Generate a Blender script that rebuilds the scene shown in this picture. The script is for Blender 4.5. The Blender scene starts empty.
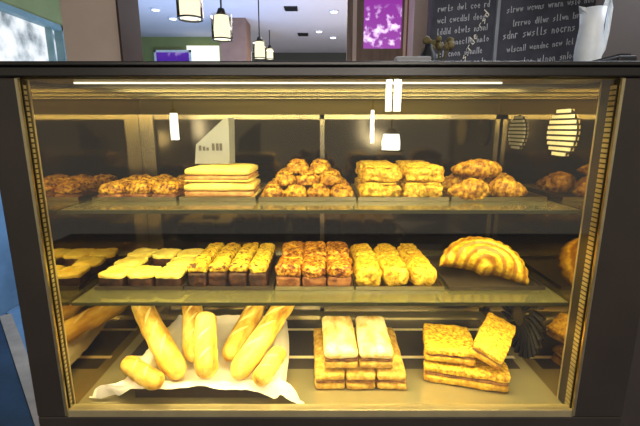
import bpy, bmesh, math, random
from mathutils import Vector, Matrix, noise, Euler

random.seed(7)
C = bpy.context.scene.collection
SC = bpy.context.scene
SC.view_settings.view_transform = 'Standard'
SC.view_settings.look = 'None'
SC.view_settings.exposure = 0.0
SC.cycles.sample_clamp_indirect = 0.0

# ------------------------------------------------------------------ camera
EYE = 1.5
FPX = 400.0
TH = math.radians(12.0)
cs, sn = math.cos(TH), math.sin(TH)
cam_d = bpy.data.cameras.new('camera')
cam_d.sensor_width = 36.0
cam_d.lens = 36.0 * FPX / 640.0
cam_d.clip_start = 0.02
cam = bpy.data.objects.new('camera', cam_d)
C.objects.link(cam)
cam.location = (0, 0, EYE)
cam.rotation_euler = (math.radians(90) - TH, 0, 0)
SC.camera = cam


def P(px, py, Y):
    """the point at distance Y (metres in front of the eye) that lies along one line of sight"""
    v = (213 - py) / FPX
    e = math.atan(v) - TH
    H = Y * math.tan(e)
    z = Y * cs - H * sn
    return Vector(((px - 320) * z / FPX, Y, EYE + H))


# ------------------------------------------------------------------ materials
def new_mat(name):
    m = bpy.data.materials.new(name)
    m.use_nodes = True
    nt = m.node_tree
    return m, nt, nt.nodes['Principled BSDF']


def vec_noise(nt, scale, detail=4.0, rough=0.6, stretch=None):
    tc = nt.nodes.new('ShaderNodeTexCoord')
    oi = nt.nodes.new('ShaderNodeObjectInfo')
    mul = nt.nodes.new('ShaderNodeVectorMath'); mul.operation = 'ADD'
    sc = nt.nodes.new('ShaderNodeMath'); sc.operation = 'MULTIPLY'; sc.inputs[1].default_value = 13.0
    nt.links.new(oi.outputs['Random'], sc.inputs[0])
    nt.links.new(tc.outputs['Object'], mul.inputs[0])
    nt.links.new(sc.outputs[0], mul.inputs[1])
    out = mul.outputs[0]
    if stretch:
        mp = nt.nodes.new('ShaderNodeVectorMath'); mp.operation = 'MULTIPLY'
        mp.inputs[1].default_value = stretch
        nt.links.new(out, mp.inputs[0]); out = mp.outputs[0]
    n = nt.nodes.new('ShaderNodeTexNoise')
    n.inputs['Scale'].default_value = scale
    n.inputs['Detail'].default_value = detail
    n.inputs['Roughness'].default_value = rough
    nt.links.new(out, n.inputs['Vector'])
    return n, out


def ramp_mat(name, stops, scale, rough=0.6, bump=0.3, detail=4.0, stretch=None, metal=0.0, flecks=None, dist=0.004, spec=0.4):
    m, nt, b = new_mat(name)
    n, vec = vec_noise(nt, scale, detail, 0.6, stretch)
    r = nt.nodes.new('ShaderNodeValToRGB')
    el = r.color_ramp.elements
    while len(el) < len(stops):
        el.new(0.5)
    for e, (p, c) in zip(el, stops):
        e.position = p; e.color = (*c, 1)
    nt.links.new(n.outputs['Fac'], r.inputs['Fac'])
    col = r.outputs['Color']
    if flecks:
        fs, fc, thr = flecks
        vo = nt.nodes.new('ShaderNodeTexNoise')
        vo.inputs['Scale'].default_value = fs; vo.inputs['Detail'].default_value = 1.0
        nt.links.new(vec, vo.inputs['Vector'])
        rr = nt.nodes.new('ShaderNodeValToRGB')
        rr.color_ramp.elements[0].position = thr; rr.color_ramp.elements[1].position = thr + 0.06
        nt.links.new(vo.outputs['Fac'], rr.inputs['Fac'])
        mx = nt.nodes.new('ShaderNodeMixRGB')
        nt.links.new(rr.outputs['Color'], mx.inputs['Fac'])
        nt.links.new(col, mx.inputs['Color1'])
        mx.inputs['Color2'].default_value = (*fc, 1)
        col = mx.outputs['Color']
    nt.links.new(col, b.inputs['Base Color'])
    b.inputs['Roughness'].default_value = rough
    b.inputs['Metallic'].default_value = metal
    b.inputs['Specular IOR Level'].default_value = spec
    if bump:
        bp = nt.nodes.new('ShaderNodeBump')
        bp.inputs['Strength'].default_value = bump
        bp.inputs['Distance'].default_value = dist
        nt.links.new(n.outputs['Fac'], bp.inputs['Height'])
        nt.links.new(bp.outputs['Normal'], b.inputs['Normal'])
    return m


def flat(name, c, rough=0.5, metal=0.0, var=0.12, scale=12, bump=0.0, spec=0.4, stretch=None):
    lo = tuple(max(0, x * (1 - var)) for x in c); hi = tuple(min(1, x * (1 + var)) for x in c)
    return ramp_mat(name, [(0.3, lo), (0.7, hi)], scale, rough, bump, 3.0, stretch, metal, spec=spec)


def emit(name, c, s):
    m = bpy.data.materials.new(name); m.use_nodes = True
    nt = m.node_tree; nt.nodes.clear()
    o = nt.nodes.new('ShaderNodeOutputMaterial'); e = nt.nodes.new('ShaderNodeEmission')
    e.inputs['Color'].default_value = (*c, 1); e.inputs['Strength'].default_value = s
    nt.links.new(e.outputs[0], o.inputs[0])
    return m


def thin_glass(name, tint, ior=1.5, gl=(1, 1, 1), rough=0.0, painted_sheen=None):
    m = bpy.data.materials.new(name); m.use_nodes = True
    nt = m.node_tree; nt.nodes.clear()
    o = nt.nodes.new('ShaderNodeOutputMaterial'); mx = nt.nodes.new('ShaderNodeMixShader')
    t = nt.nodes.new('ShaderNodeBsdfTransparent'); g = nt.nodes.new('ShaderNodeBsdfGlossy')
    f = nt.nodes.new('ShaderNodeFresnel')
    f.inputs['IOR'].default_value = ior
    t.inputs['Color'].default_value = (*tint, 1); g.inputs['Color'].default_value = (*gl, 1)
    g.inputs['Roughness'].default_value = rough
    nt.links.new(f.outputs[0], mx.inputs[0]); nt.links.new(t.outputs[0], mx.inputs[1]); nt.links.new(g.outputs[0], mx.inputs[2])
    out = mx.outputs[0]
    if painted_sheen:
        d = nt.nodes.new('ShaderNodeBsdfDiffuse'); d.inputs['Color'].default_value = (*painted_sheen[1], 1)
        m2 = nt.nodes.new('ShaderNodeMixShader'); m2.inputs[0].default_value = painted_sheen[0]
        nt.links.new(out, m2.inputs[1]); nt.links.new(d.outputs[0], m2.inputs[2]); out = m2.outputs[0]
    nt.links.new(out, o.inputs[0])
    return m


M = {}
M['frame'] = flat('dark_brown_lacquer', (0.026, 0.0185, 0.014), 0.45, 0.0, 0.15, 6)
M['top_steel'] = flat('dark_steel', (0.055, 0.052, 0.050), 0.30, 1.0, 0.2, 5, stretch=(0.3, 4, 4))
M['trim_steel'] = flat('warm_trim_steel', (0.42, 0.35, 0.20), 0.35, 1.0, 0.15, 30)
M['upright_dark'] = flat('dark_upright', (0.050, 0.040, 0.022), 0.35, 0.6)
M['upright_bright'] = flat('bright_upright_steel', (0.44, 0.36, 0.19), 0.4, 0.6)
M['slot'] = flat('slot_dark', (0.010, 0.008, 0.006), 0.6)
M['side_mirror'] = flat('polished_side_steel', (0.44, 0.36, 0.20), 0.05, 1.0, 0.08, 3)
M['ceiling_steel'] = flat('brushed_ceiling_steel', (0.16, 0.125, 0.045), 0.58, 1.0, 0.2, 4, stretch=(0.2, 8, 8))
M['floor_steel'] = flat('polished_floor_steel', (0.46, 0.40, 0.22), 0.12, 0.55, 0.12, 5)
M['floor_dark'] = flat('dark_floor_plate', (0.085, 0.075, 0.068), 0.22, 0.3, 0.12, 5)
M['door_glass'] = flat('dark_door_glass', (0.085, 0.068, 0.040), 0.10, 1.0, 0.12, 2)
M['door_frame'] = flat('door_frame_steel', (0.30, 0.26, 0.17), 0.25, 1.0, 0.12, 8)
M['pane'] = thin_glass('front_pane_glass', (0.985, 0.985, 0.97), 1.70)
M['shelf_glass'] = thin_glass('shelf_glass', (0.93, 0.95, 0.86), 1.6, (1, 1, 0.9), 0.03, (0.10, (0.55, 0.52, 0.28)))  # olive diffuse share stands in for the lit sheen on the shelves
M['shelf_edge'] = flat('green_glass_edge', (0.050, 0.052, 0.020), 0.15)
M['tray'] = flat('tray_steel', (0.36, 0.30, 0.15), 0.28, 1.0, 0.12, 15)
M['tray_dark'] = flat('dark_tray', (0.09, 0.07, 0.05), 0.3, 0.6)
M['clear'] = thin_glass('clear_plastic', (0.90, 0.90, 0.88), 1.5, (1, 1, 1), 0.05)
M['tube'] = emit('warm_tube_light', (1.0, 0.88, 0.55), 2.0)
M['inlay'] = flat('pale_floor_inlay', (0.86, 0.76, 0.48), 0.4)
M['black'] = flat('matte_black', (0.012, 0.012, 0.013), 0.5)
M['cream_slat'] = flat('cream_vent', (0.85, 0.80, 0.62), 0.5)
M['dim_cream_slat'] = flat('dimmed_cream_vent', (0.42, 0.39, 0.30), 0.5)  # cream vent darkened: the rear vent's dimmer light is put into its colour

# food
M['crust'] = ramp_mat('golden_crust', [(0.3, (0.272, 0.089, 0.0036)), (0.5, (0.544, 0.298, 0.0162)), (0.73, (0.873, 0.595, 0.0655))], 60, 0.55, 0.5, 5)
M['crust_brown'] = ramp_mat('brown_crust', [(0.36, (0.136, 0.033, 0.0018)), (0.5, (0.448, 0.208, 0.009)), (0.67, (0.892, 0.577, 0.048))], 85, 0.5, 0.9, 5)
M['nut'] = ramp_mat('caramel_nut_crust', [(0.38, (0.08, 0.016, 0.0014)), (0.48, (0.4, 0.164, 0.0065)), (0.65, (0.912, 0.577, 0.0437))], 120, 0.4, 1.0, 4)
M['nut_red'] = ramp_mat('reddish_nut_crust', [(0.38, (0.104, 0.013, 0.0022)), (0.49, (0.416, 0.141, 0.0108)), (0.65, (0.921, 0.568, 0.0567))], 110, 0.4, 1.0, 4)
M['nut_dark'] = ramp_mat('nut_base', [(0.4, (0.16, 0.05, 0.015)), (0.6, (0.40, 0.17, 0.05))], 40, 0.6, 0.8)
M['flaky'] = ramp_mat('flaky_pastry', [(0.35, (0.32, 0.119, 0.0043)), (0.48, (0.608, 0.35, 0.018)), (0.65, (0.941, 0.686, 0.0742))], 105, 0.5, 0.8, 5)
M['pale_cake'] = ramp_mat('sugared_cake', [(0.36, (0.384, 0.164, 0.0065)), (0.48, (0.672, 0.424, 0.0252)), (0.67, (0.931, 0.686, 0.0786))], 95, 0.6, 0.7, 5)
M['cream'] = ramp_mat('pale_cream', [(0.3, (0.776, 0.541, 0.0601)), (0.63, (0.97, 0.83, 0.2045))], 45, 0.45, 0.4)
M['choc'] = ramp_mat('chocolate_sponge', [(0.35, (0.016, 0.006, 0.003)), (0.65, (0.085, 0.030, 0.012))], 45, 0.6, 0.8)
M['stripe_nut'] = ramp_mat('chocolate_flecked_nut', [(0.36, (0.32, 0.126, 0.0054)), (0.5, (0.672, 0.446, 0.0306)), (0.68, (0.97, 0.749, 0.096))], 95, 0.5, 0.9, 4, flecks=(75, (0.10, 0.03, 0.01), 0.60))
M['baguette'] = ramp_mat('baguette_crust', [(0.34, (0.36, 0.15, 0.010)), (0.47, (0.66, 0.40, 0.050)), (0.64, (0.92, 0.70, 0.17))], 26, 0.55, 0.4, 5, stretch=(1, 1, 0.35))
M['scoring'] = flat('pale_score', (0.90, 0.72, 0.28), 0.7, 0, 0.1, 40)
M['floured'] = ramp_mat('floured_bread', [(0.34, (0.58, 0.32, 0.075)), (0.47, (0.80, 0.60, 0.22)), (0.60, (0.90, 0.80, 0.48))], 30, 0.75, 0.3, 5, stretch=(1, 0.5, 1))
M['crumb'] = ramp_mat('bread_side', [(0.3, (0.336, 0.156, 0.0198)), (0.5, (0.576, 0.35, 0.0595)), (0.73, (0.873, 0.631, 0.1684))], 60, 0.7, 0.5)
M['sandwich'] = ramp_mat('soft_white_bread', [(0.3, (0.815, 0.595, 0.1083)), (0.63, (0.97, 0.794, 0.2165))], 14, 0.6, 0.2)
M['ham'] = ramp_mat('ham_filling', [(0.35, (0.42, 0.18, 0.05)), (0.65, (0.75, 0.42, 0.14))], 40, 0.5, 0.6)
M['filling'] = ramp_mat('dark_filling', [(0.35, (0.14, 0.05, 0.02)), (0.65, (0.42, 0.20, 0.06))], 40, 0.5, 0.6)
M['turnover'] = ramp_mat('glazed_turnover', [(0.34, (0.4, 0.164, 0.005)), (0.5, (0.704, 0.424, 0.0198)), (0.69, (0.97, 0.704, 0.0655))], 60, 0.35, 0.4, 5)
def ring_lines(m, freq, dark):
    # darker arcs following the rim
    nt = m.node_tree; b = nt.nodes['Principled BSDF']
    src = b.inputs['Base Color'].links[0].from_socket
    tc = nt.nodes.new('ShaderNodeTexCoord'); mp = nt.nodes.new('ShaderNodeMapping')
    mp.inputs['Location'].default_value = (0.0, 0.040, 0.0); mp.inputs['Scale'].default_value = (1.0, 1.0, 0.0)
    wv = nt.nodes.new('ShaderNodeTexWave'); wv.wave_type = 'RINGS'; wv.rings_direction = 'SPHERICAL'
    wv.inputs['Scale'].default_value = freq; wv.inputs['Distortion'].default_value = 0.8; wv.inputs['Detail Scale'].default_value = 2.0
    nt.links.new(tc.outputs['Object'], mp.inputs[0]); nt.links.new(mp.outputs[0], wv.inputs['Vector'])
    r = nt.nodes.new('ShaderNodeValToRGB'); r.color_ramp.elements[0].position = 0.12; r.color_ramp.elements[1].position = 0.50
    r.color_ramp.elements[0].color = (0.8, 0.8, 0.8, 1); r.color_ramp.elements[1].color = (0, 0, 0, 1)
    nt.links.new(wv.outputs['Fac'], r.inputs[0])
    mx = nt.nodes.new('ShaderNodeMixRGB'); mx.inputs['Color2'].default_value = (*dark, 1)
    nt.links.new(r.outputs[0], mx.inputs['Fac']); nt.links.new(src, mx.inputs['Color1']); nt.links.new(mx.outputs[0], b.inputs['Base Color'])
ring_lines(M['turnover'], 13, (0.26, 0.09, 0.008))
M['paper'] = ramp_mat('white_paper', [(0.3, (0.80, 0.76, 0.66)), (0.7, (0.92, 0.89, 0.82))], 9, 0.8, 0.5, 4, dist=0.01)

# room
M['floor'] = flat('shop_floor', (0.22, 0.22, 0.26), 0.5, 0, 0.1, 2)
M['blue_floor'] = flat('blue_floor', (0.13, 0.23, 0.34), 0.55, 0, 0.25, 3)
M['navy_carpet'] = flat('navy_carpet', (0.022, 0.050, 0.090), 0.8, 0, 0.3, 5)
M['strip'] = flat('pale_strip', (0.36, 0.29, 0.22), 0.5, 0, 0.2, 6)
M['ceiling'] = flat('grey_ceiling', (0.62, 0.60, 0.63), 0.8, 0, 0.06, 1)
M['green'] = flat('green_wall', (0.25, 0.29, 0.11), 0.8, 0, 0.1, 2)
M['greywall'] = flat('olive_grey_wall', (0.085, 0.09, 0.075), 0.8, 0, 0.1, 2)
M['beige'] = flat('beige_plaster', (0.60, 0.47, 0.39), 0.8, 0, 0.08, 3)
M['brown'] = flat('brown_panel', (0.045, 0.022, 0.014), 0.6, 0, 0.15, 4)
M['column'] = flat('brown_column', (0.26, 0.16, 0.12), 0.7, 0, 0.15, 6)
M['darkpillar'] = flat('dark_brown_pillar', (0.055, 0.042, 0.036), 0.7, 0, 0.1, 3)
M['wood'] = flat('brown_wood', (0.16, 0.105, 0.075), 0.5, 0, 0.3, 8, stretch=(4, 4, 0.4))
M['slate'] = flat('slate_board', (0.045, 0.046, 0.058), 0.75, 0, 0.35, 5)
M['chalk'] = flat('white_chalk', (0.46, 0.46, 0.48), 0.9, 0, 0.3, 60)
M['board_frame'] = flat('grey_board_frame', (0.24, 0.25, 0.27), 0.5)
M['winframe'] = flat('teal_window_frame', (0.20, 0.32, 0.32), 0.5)
M['shade'] = emit('lit_shade', (1.0, 0.95, 0.70), 1.7)
M['smoke_glass'] = thin_glass('smoky_outer_glass', (0.80, 0.76, 0.68), 1.5)
M['spot'] = emit('spotlight', (0.95, 0.97, 1.0), 4.0)
M['mirrored_lamp'] = emit('bright_lamp', (1.0, 0.96, 0.82), 22.0)
M['white_plastic'] = ramp_mat('bluish_white_plastic', [(0.3, (0.66, 0.76, 0.86)), (0.7, (0.90, 0.94, 0.98))], 12, 0.4, 0.2)
M['grey_plastic'] = flat('grey_plastic', (0.32, 0.32, 0.33), 0.5)
M['dried'] = ramp_mat('dried_flowers', [(0.3, (0.07, 0.06, 0.02)), (0.7, (0.26, 0.20, 0.09))], 40, 0.8, 0.6)
M['print'] = flat('grey_print', (0.07, 0.06, 0.055), 0.7)


def outside_mat():
    m = bpy.data.materials.new('street_view'); m.use_nodes = True
    nt = m.node_tree; nt.nodes.clear()
    o = nt.nodes.new('ShaderNodeOutputMaterial'); e = nt.nodes.new('ShaderNodeEmission')
    tc = nt.nodes.new('ShaderNodeTexCoord'); n = nt.nodes.new('ShaderNodeTexNoise'); r = nt.nodes.new('ShaderNodeValToRGB')
    n.inputs['Scale'].default_value = 4.5; n.inputs['Detail'].default_value = 5
    nt.links.new(tc.outputs['Object'], n.inputs['Vector']); nt.links.new(n.outputs['Fac'], r.inputs['Fac'])
    el = r.color_ramp.elements
    for p in (0.45, 0.55): el.new(p)
    for x, (p, c) in zip(el, [(0.33, (0.16, 0.20, 0.24)), (0.45, (0.55, 0.62, 0.68)), (0.55, (0.85, 0.90, 0.95)), (0.72, (1, 1, 1))]):
        x.position = p; x.color = (*c, 1)
    nt.links.new(r.outputs[0], e.inputs['Color']); e.inputs['Strength'].default_value = 1.1
    nt.links.new(e.outputs[0], o.inputs[0])
    return m


def neon_mat(name, lo, hi, fleck, scale, s, grad=True):
    """purple back-lit surface: darker top, pale flecks across the lower half"""
    m = bpy.data.materials.new(name); m.use_nodes = True
    nt = m.node_tree; nt.nodes.clear()
    L = nt.links.new
    o = nt.nodes.new('ShaderNodeOutputMaterial'); e = nt.nodes.new('ShaderNodeEmission')
    tc = nt.nodes.new('ShaderNodeTexCoord'); sp = nt.nodes.new('ShaderNodeSeparateXYZ')
    L(tc.outputs['Generated'], sp.inputs[0])
    r = nt.nodes.new('ShaderNodeValToRGB')
    r.color_ramp.elements[0].color = (*lo, 1); r.color_ramp.elements[1].color = (*hi, 1)
    L(sp.outputs['Z'], r.inputs['Fac'])
    n = nt.nodes.new('ShaderNodeTexNoise'); n.inputs['Scale'].default_value = scale; n.inputs['Detail'].default_value = 4
    L(tc.outputs['Object'], n.inputs['Vector'])
    rr = nt.nodes.new('ShaderNodeValToRGB'); rr.color_ramp.elements[0].position = 0.5; rr.color_ramp.elements[1].position = 0.68
    L(n.outputs['Fac'], rr.inputs['Fac'])
    g = nt.nodes.new('ShaderNodeValToRGB')
    g.color_ramp.elements[0].position = 0.42; g.color_ramp.elements[0].color = (1, 1, 1, 1)
    g.color_ramp.elements[1].position = 0.58; g.color_ramp.elements[1].color = (0, 0, 0, 1) if grad else (1, 1, 1, 1)
    L(sp.outputs['Z'], g.inputs['Fac'])
    mul = nt.nodes.new('ShaderNodeMath'); mul.operation = 'MULTIPLY'
    L(rr.outputs[0], mul.inputs[0]); L(g.outputs[0], mul.inputs[1])
    mx = nt.nodes.new('ShaderNodeMixRGB'); L(mul.outputs[0], mx.inputs['Fac']); L(r.outputs[0], mx.inputs['Color1'])
    mx.inputs['Color2'].default_value = (*fleck, 1)
    L(mx.outputs[0], e.inputs['Color']); e.inputs['Strength'].default_value = s
    L(e.outputs[0], o.inputs[0])
    return m


M['outside'] = outside_mat()
M['purple'] = neon_mat('purple_backlight', (0.22, 0.05, 0.26), (0.16, 0.008, 0.20), (0.85, 0.62, 0.95), 16, 1.7)
M['tv'] = neon_mat('purple_screen', (0.06, 0.02, 0.30), (0.10, 0.03, 0.36), (0.80, 0.70, 1.0), 3.2, 1.0, False)
M['whitewin'] = emit('overexposed_window', (0.95, 1.0, 0.92), 1.15)


# ------------------------------------------------------------------ mesh helpers
def obj(name, bm, mats, parent=None, smooth=False, loc=None):
    me = bpy.data.meshes.new(name)
    bmesh.ops.recalc_face_normals(bm, faces=bm.faces)
    bm.to_mesh(me); bm.free()
    if not isinstance(mats, (list, tuple)):
        mats = [mats]
    for m in mats:
        me.materials.append(m)
    if smooth:
        for p in me.polygons:
            p.use_smooth = True
    o = bpy.data.objects.new(name, me)
    C.objects.link(o)
    if parent is not None:
        o.parent = parent
    if loc is not None:
        o.location = loc
    return o


def thing(name, label, cat, loc=(0, 0, 0), rotz=0.0, group=None):
    o = bpy.data.objects.new(name, None)
    o.empty_display_size = 0.05
    C.objects.link(o)
    o.location = loc; o.rotation_euler = (0, 0, rotz)
    o['label'] = label; o['category'] = cat
    if group: o['group'] = group
    return o


def tag(o, label, cat, group=None, kind=None):
    o['label'] = label; o['category'] = cat
    if group: o['group'] = group
    if kind: o['kind'] = kind
    return o


def struct(name, bm, m, label, cat, smooth=False):
    o = obj(name, bm, m, None, smooth)
    o['kind'] = 'structure'; o['label'] = label; o['category'] = cat
    return o


def box(x0, x1, y0, y1, z0, z1, bm=None, mi=0, bev=0.0):
    bm = bm or bmesh.new()
    vs = [bm.verts.new((x, y, z)) for z in (z0, z1) for y in (y0, y1) for x in (x0, x1)]
    fs = []
    for q in ((0, 1, 3, 2), (4, 6, 7, 5), (0, 4, 5, 1), (2, 3, 7, 6), (0, 2, 6, 4), (1, 5, 7, 3)):
        f = bm.faces.new([vs[i] for i in q]); f.material_index = mi; fs.append(f)
    if bev:
        es = list({e for f in fs for e in f.edges})
        bmesh.ops.bevel(bm, geom=es, offset=bev, segments=2, profile=0.5, affect='EDGES')
    return bm


def cyl(p, q, r0, r1=None, seg=16, bm=None, mi=0, caps=True):
    bm = bm or bmesh.new()
    r1 = r0 if r1 is None else r1
    p, q = Vector(p), Vector(q)
    d = (q - p).normalized()
    u = d.orthogonal().normalized(); w = d.cross(u)
    a = [bm.verts.new(p + (u * math.cos(t) + w * math.sin(t)) * r0) for t in [2 * math.pi * i / seg for i in range(seg)]]
    b = [bm.verts.new(q + (u * math.cos(t) + w * math.sin(t)) * r1) for t in [2 * math.pi * i / seg for i in range(seg)]]
    for i in range(seg):
        f = bm.faces.new((a[i], a[(i + 1) % seg], b[(i + 1) % seg], b[i])); f.material_index = mi
    if caps:
        bm.faces.new(a[::-1]).material_index = mi; bm.faces.new(b).material_index = mi
    return bm


def lathe(profile, seg=24, bm=None, mi=0):
    """profile of (r, z) turned about the z axis"""
    bm = bm or bmesh.new()
    rings = [[bm.verts.new((r * math.cos(2 * math.pi * i / seg), r * math.sin(2 * math.pi * i / seg), z)) for i in range(seg)] for r, z in profile]
    for a, b in zip(rings, rings[1:]):
        for i in range(seg):
            bm.faces.new((a[i], a[(i + 1) % seg], b[(i + 1) % seg], b[i])).material_index = mi
    if abs(profile[0][0] - profile[-1][0]) < 1e-9 and abs(profile[0][1] - profile[-1][1]) < 1e-9:
        bmesh.ops.remove_doubles(bm, verts=bm.verts, dist=1e-6)
    else:
        bm.faces.new(rings[0][::-1]); bm.faces.new(rings[-1])
    return bm


def fbm(v, f, seed):
    q = Vector(v) * f + Vector((seed * 3.17, seed * 1.31, seed * 7.7))
    return noise.noise(q) + 0.5 * noise.noise(q * 2.1) + 0.25 * noise.noise(q * 4.3)


def slab(w, d, h, r, seed=0, amp=0.0, freq=40, cuts=9, dome=0.0, taper=0.0):
    """rounded, slightly uneven block standing on z = 0"""
    bm = bmesh.new()
    bmesh.ops.create_cube(bm, size=2.0)
    bmesh.ops.subdivide_edges(bm, edges=bm.edges[:], cuts=cuts, use_grid_fill=True)
    r = min(r, w / 2, d / 2, h / 2)
    for v in bm.verts:
        x, y, z = v.co
        p = Vector((x * w / 2, y * d / 2, z * h / 2))
        core = Vector((max(-w / 2 + r, min(w / 2 - r, p.x)), max(-d / 2 + r, min(d / 2 - r, p.y)), max(-h / 2 + r, min(h / 2 - r, p.z))))
        o = p - core
        if o.length > 1e-9:
            p = core + o.normalized() * r
            nrm = o.normalized()
        else:
            nrm = Vector((0, 0, 1 if z > 0 else -1))
        if dome and z > 0:
            p.z += dome * (1 - x * x) * (1 - y * y)
        if taper:
            k = 1 - taper * (p.z / h + 0.5); p.x *= k; p.y *= k
        if amp:
            p += nrm * amp * fbm(p, freq, seed)
        p.z = max(p.z + h / 2, 0.0)
        v.co = p
    return bm


def lump(sx, sy, sz, seed=0, amp=0.004, freq=50, pw=2.3, sub=4, floor=-0.55):
    """knobbly baked lump, flat underneath, standing on z = 0"""
    bm = bmesh.new()
    bmesh.ops.create_icosphere(bm, subdivisions=sub, radius=1.0)
    for v in bm.verts:
        n = v.co.normalized()
        r = 1.0 / (abs(n.x) ** pw + abs(n.y) ** pw + abs(n.z) ** pw) ** (1 / pw)
        p = n * r
        z = max(p.z, floor)
        p = Vector((p.x * sx, p.y * sy, (z - floor) / (1 - floor) * sz))
        p += n * amp * fbm(p, freq, seed)
        p.z = max(p.z, 0.0)
        v.co = p
    return bm


def loft(path, radii, seg=18, flatten=1.0, bump=None, up=Vector((0, 0, 1))):
    """tube along path with its own radius at every station; bump(i, angle) scales the radius"""
    bm = bmesh.new()
    rings = []
    n = len(path)
    for i, p in enumerate(path):
        d = (path[min(i + 1, n - 1)] - path[max(i - 1, 0)]).normalized()
        s = d.cross(up).normalized(); u = s.cross(d).normalized()
        ring = []
        for k in range(seg):
            a = 2 * math.pi * k / seg
            r = radii[i] * (bump(i, a) if bump else 1.0)
            ring.append(bm.verts.new(p + s * math.cos(a) * r + u * math.sin(a) * r * flatten))
        rings.append(ring)
    for a, b in zip(rings, rings[1:]):
        for k in range(seg):
            bm.faces.new((a[k], a[(k + 1) % seg], b[(k + 1) % seg], b[k]))
    bm.faces.new(rings[0][::-1]); bm.faces.new(rings[-1])
    return bm


def croissant_bm(span, R, seed, bend=1.0, ridges=7):
    n = 43
    path, rad = [], []
    A = math.radians(70) * bend
    Rc = span / 2 / math.sin(A)
    for i in range(n):
        t = -1 + 2 * i / (n - 1)
        a = t * A
        path.append(Vector((Rc * math.sin(a), -Rc * math.cos(a) + Rc * math.cos(A) * 0.5, R * 0.8 * (1 - 0.35 * abs(t)))))
        saw = (abs(t) * ridges / 2 + 0.3) % 1.0
        rad.append(max(0.12, (1 - abs(t) ** 1.7) ** 0.75) * R * (1.0 + 0.20 * (1 - saw) - 0.06))
    bm = loft(path, rad, 18, 0.85, lambda i, a: 1 + 0.05 * noise.noise(Vector((i * 0.3, math.cos(a) * 2, math.sin(a) * 2 + seed))))
    for v in bm.verts:
        v.co += Vector((0, 0, 1)) * 0.002 * fbm(v.co, 60, seed)
        v.co.z = max(v.co.z, 0.0)
    return bm


def turnover_bm(R, h, seed, depth=0.82):
    """half-moon pastry: ridged dome on a half disc, flat underneath"""
    bm = bmesh.new()
    nr, na = 34, 44
    top, bot = [], []
    for j in range(na + 1):
        a = math.pi * j / na
        rowt, rowb = [], []
        for i in range(nr + 1):
            r = i / nr
            edge = R * (1 + 0.02 * math.sin(a * 26)) * (0.93 + 0.07 * math.sin(a))
            x = math.cos(a) * r * edge
            y = math.sin(a) * r * depth * edge - 0.33 * R + 0.10 * R * (1 - math.sin(a)) * (1 - (x / R) ** 2) * min(1.0, 4 * r)
            dome = (1 - r ** 2.6) ** 0.6
            if math.sin(a) * r < 0.28:
                dome *= math.sqrt(max(0.0, math.sin(a) * r / 0.28)) * 0.75 + 0.25
            z = h * dome * (1 + 0.10 * math.sin(r * 26 + a * 1.2)) + 0.012
            z += 0.0015 * fbm((x, y, z), 60, seed)
            rowt.append(bm.verts.new((x, y, z)))
            rowb.append(bm.verts.new((x, y, 0)))
        top.append(rowt); bot.append(rowb)
    for j in range(na):
        for i in range(nr):
            bm.faces.new((top[j][i], top[j][i + 1], top[j + 1][i + 1], top[j + 1][i]))
            bm.faces.new((bot[j][i], bot[j + 1][i], bot[j + 1][i + 1], bot[j][i + 1]))
        bm.faces.new((top[j][nr], bot[j][nr], bot[j + 1][nr], top[j + 1][nr]))
    for j in (0, na):
        for i in range(nr):
            bm.faces.new((top[j][i], bot[j][i], bot[j][i + 1], top[j][i + 1]))
    bmesh.ops.remove_doubles(bm, verts=bm.verts, dist=1e-5)
    return bm


# ------------------------------------------------------------------ the shop around
struct('floor', box(-3.6, 4.0, -4.0, 7.6, -0.05, 0.0), M['floor'], 'grey floor of the shop around and behind the display case', 'floor')
# blue floor and pale strip seen past the left edge of the case
a0, a1 = Vector((-1.15, 1.50)), Vector((-2.55, 3.0))
dv = (a1 - a0).normalized(); nv = Vector((dv.y, -dv.x))   # nv points away from the case (to the far right)
def floor_poly(pts, z0, z1):
    bm = bmesh.new()
    lo = [bm.verts.new((p[0], p[1], z0)) for p in pts]; hi = [bm.verts.new((p[0], p[1], z1)) for p in pts]
    bm.faces.new(lo[::-1]); bm.faces.new(hi)
    for i in range(len(pts)):
        j = (i + 1) % len(pts); bm.faces.new((lo[i], lo[j], hi[j], hi[i]))
    return bm
w2 = 0.038
struct('floor_blue', floor_poly([a0 + nv * w2, (-0.70, 1.75), (-0.70, 5.9), (-2.59, 5.9), (-2.59, 3.05), a1 + nv * w2], 0.0, 0.012), M['blue_floor'], 'light blue floor lying beyond the pale diagonal strip', 'floor')
struct('trim_1', floor_poly([a0 - nv * w2, a0 + nv * w2, a1 + nv * w2, a1 - nv * w2], 0.0, 0.02), M['strip'], 'pale diagonal strip edging the blue floor left of the case', 'floor strip')
struct('floor_navy', floor_poly([a0 - nv * w2, a1 - nv * w2, (-2.59, 2.9), (-2.59, 0.9), (-1.0, 0.9)], 0.0, 0.012), M['navy_carpet'], 'dark navy floor on the near side of the pale diagonal strip', 'floor')

ZC = 2.75
struct('ceiling', box(-3.6, 4.0, -4.0, 7.6, ZC, ZC + 0.05), M['ceiling'], 'grey shop ceiling dotted with small spotlights', 'ceiling')
# far walls
bm = box(-2.6, P(221, 50, 6.0).x, 6.0, 6.1, 0, ZC)
struct('wall_far', bm, M['green'], 'green far wall behind the television and bright window', 'wall')
bm = box(P(221, 50, 6.0).x, 4.0, 7.2, 7.3, 0, ZC)
struct('wall_back', bm, M['greywall'], 'dim olive grey back wall beyond the hanging lamps', 'wall')
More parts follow.
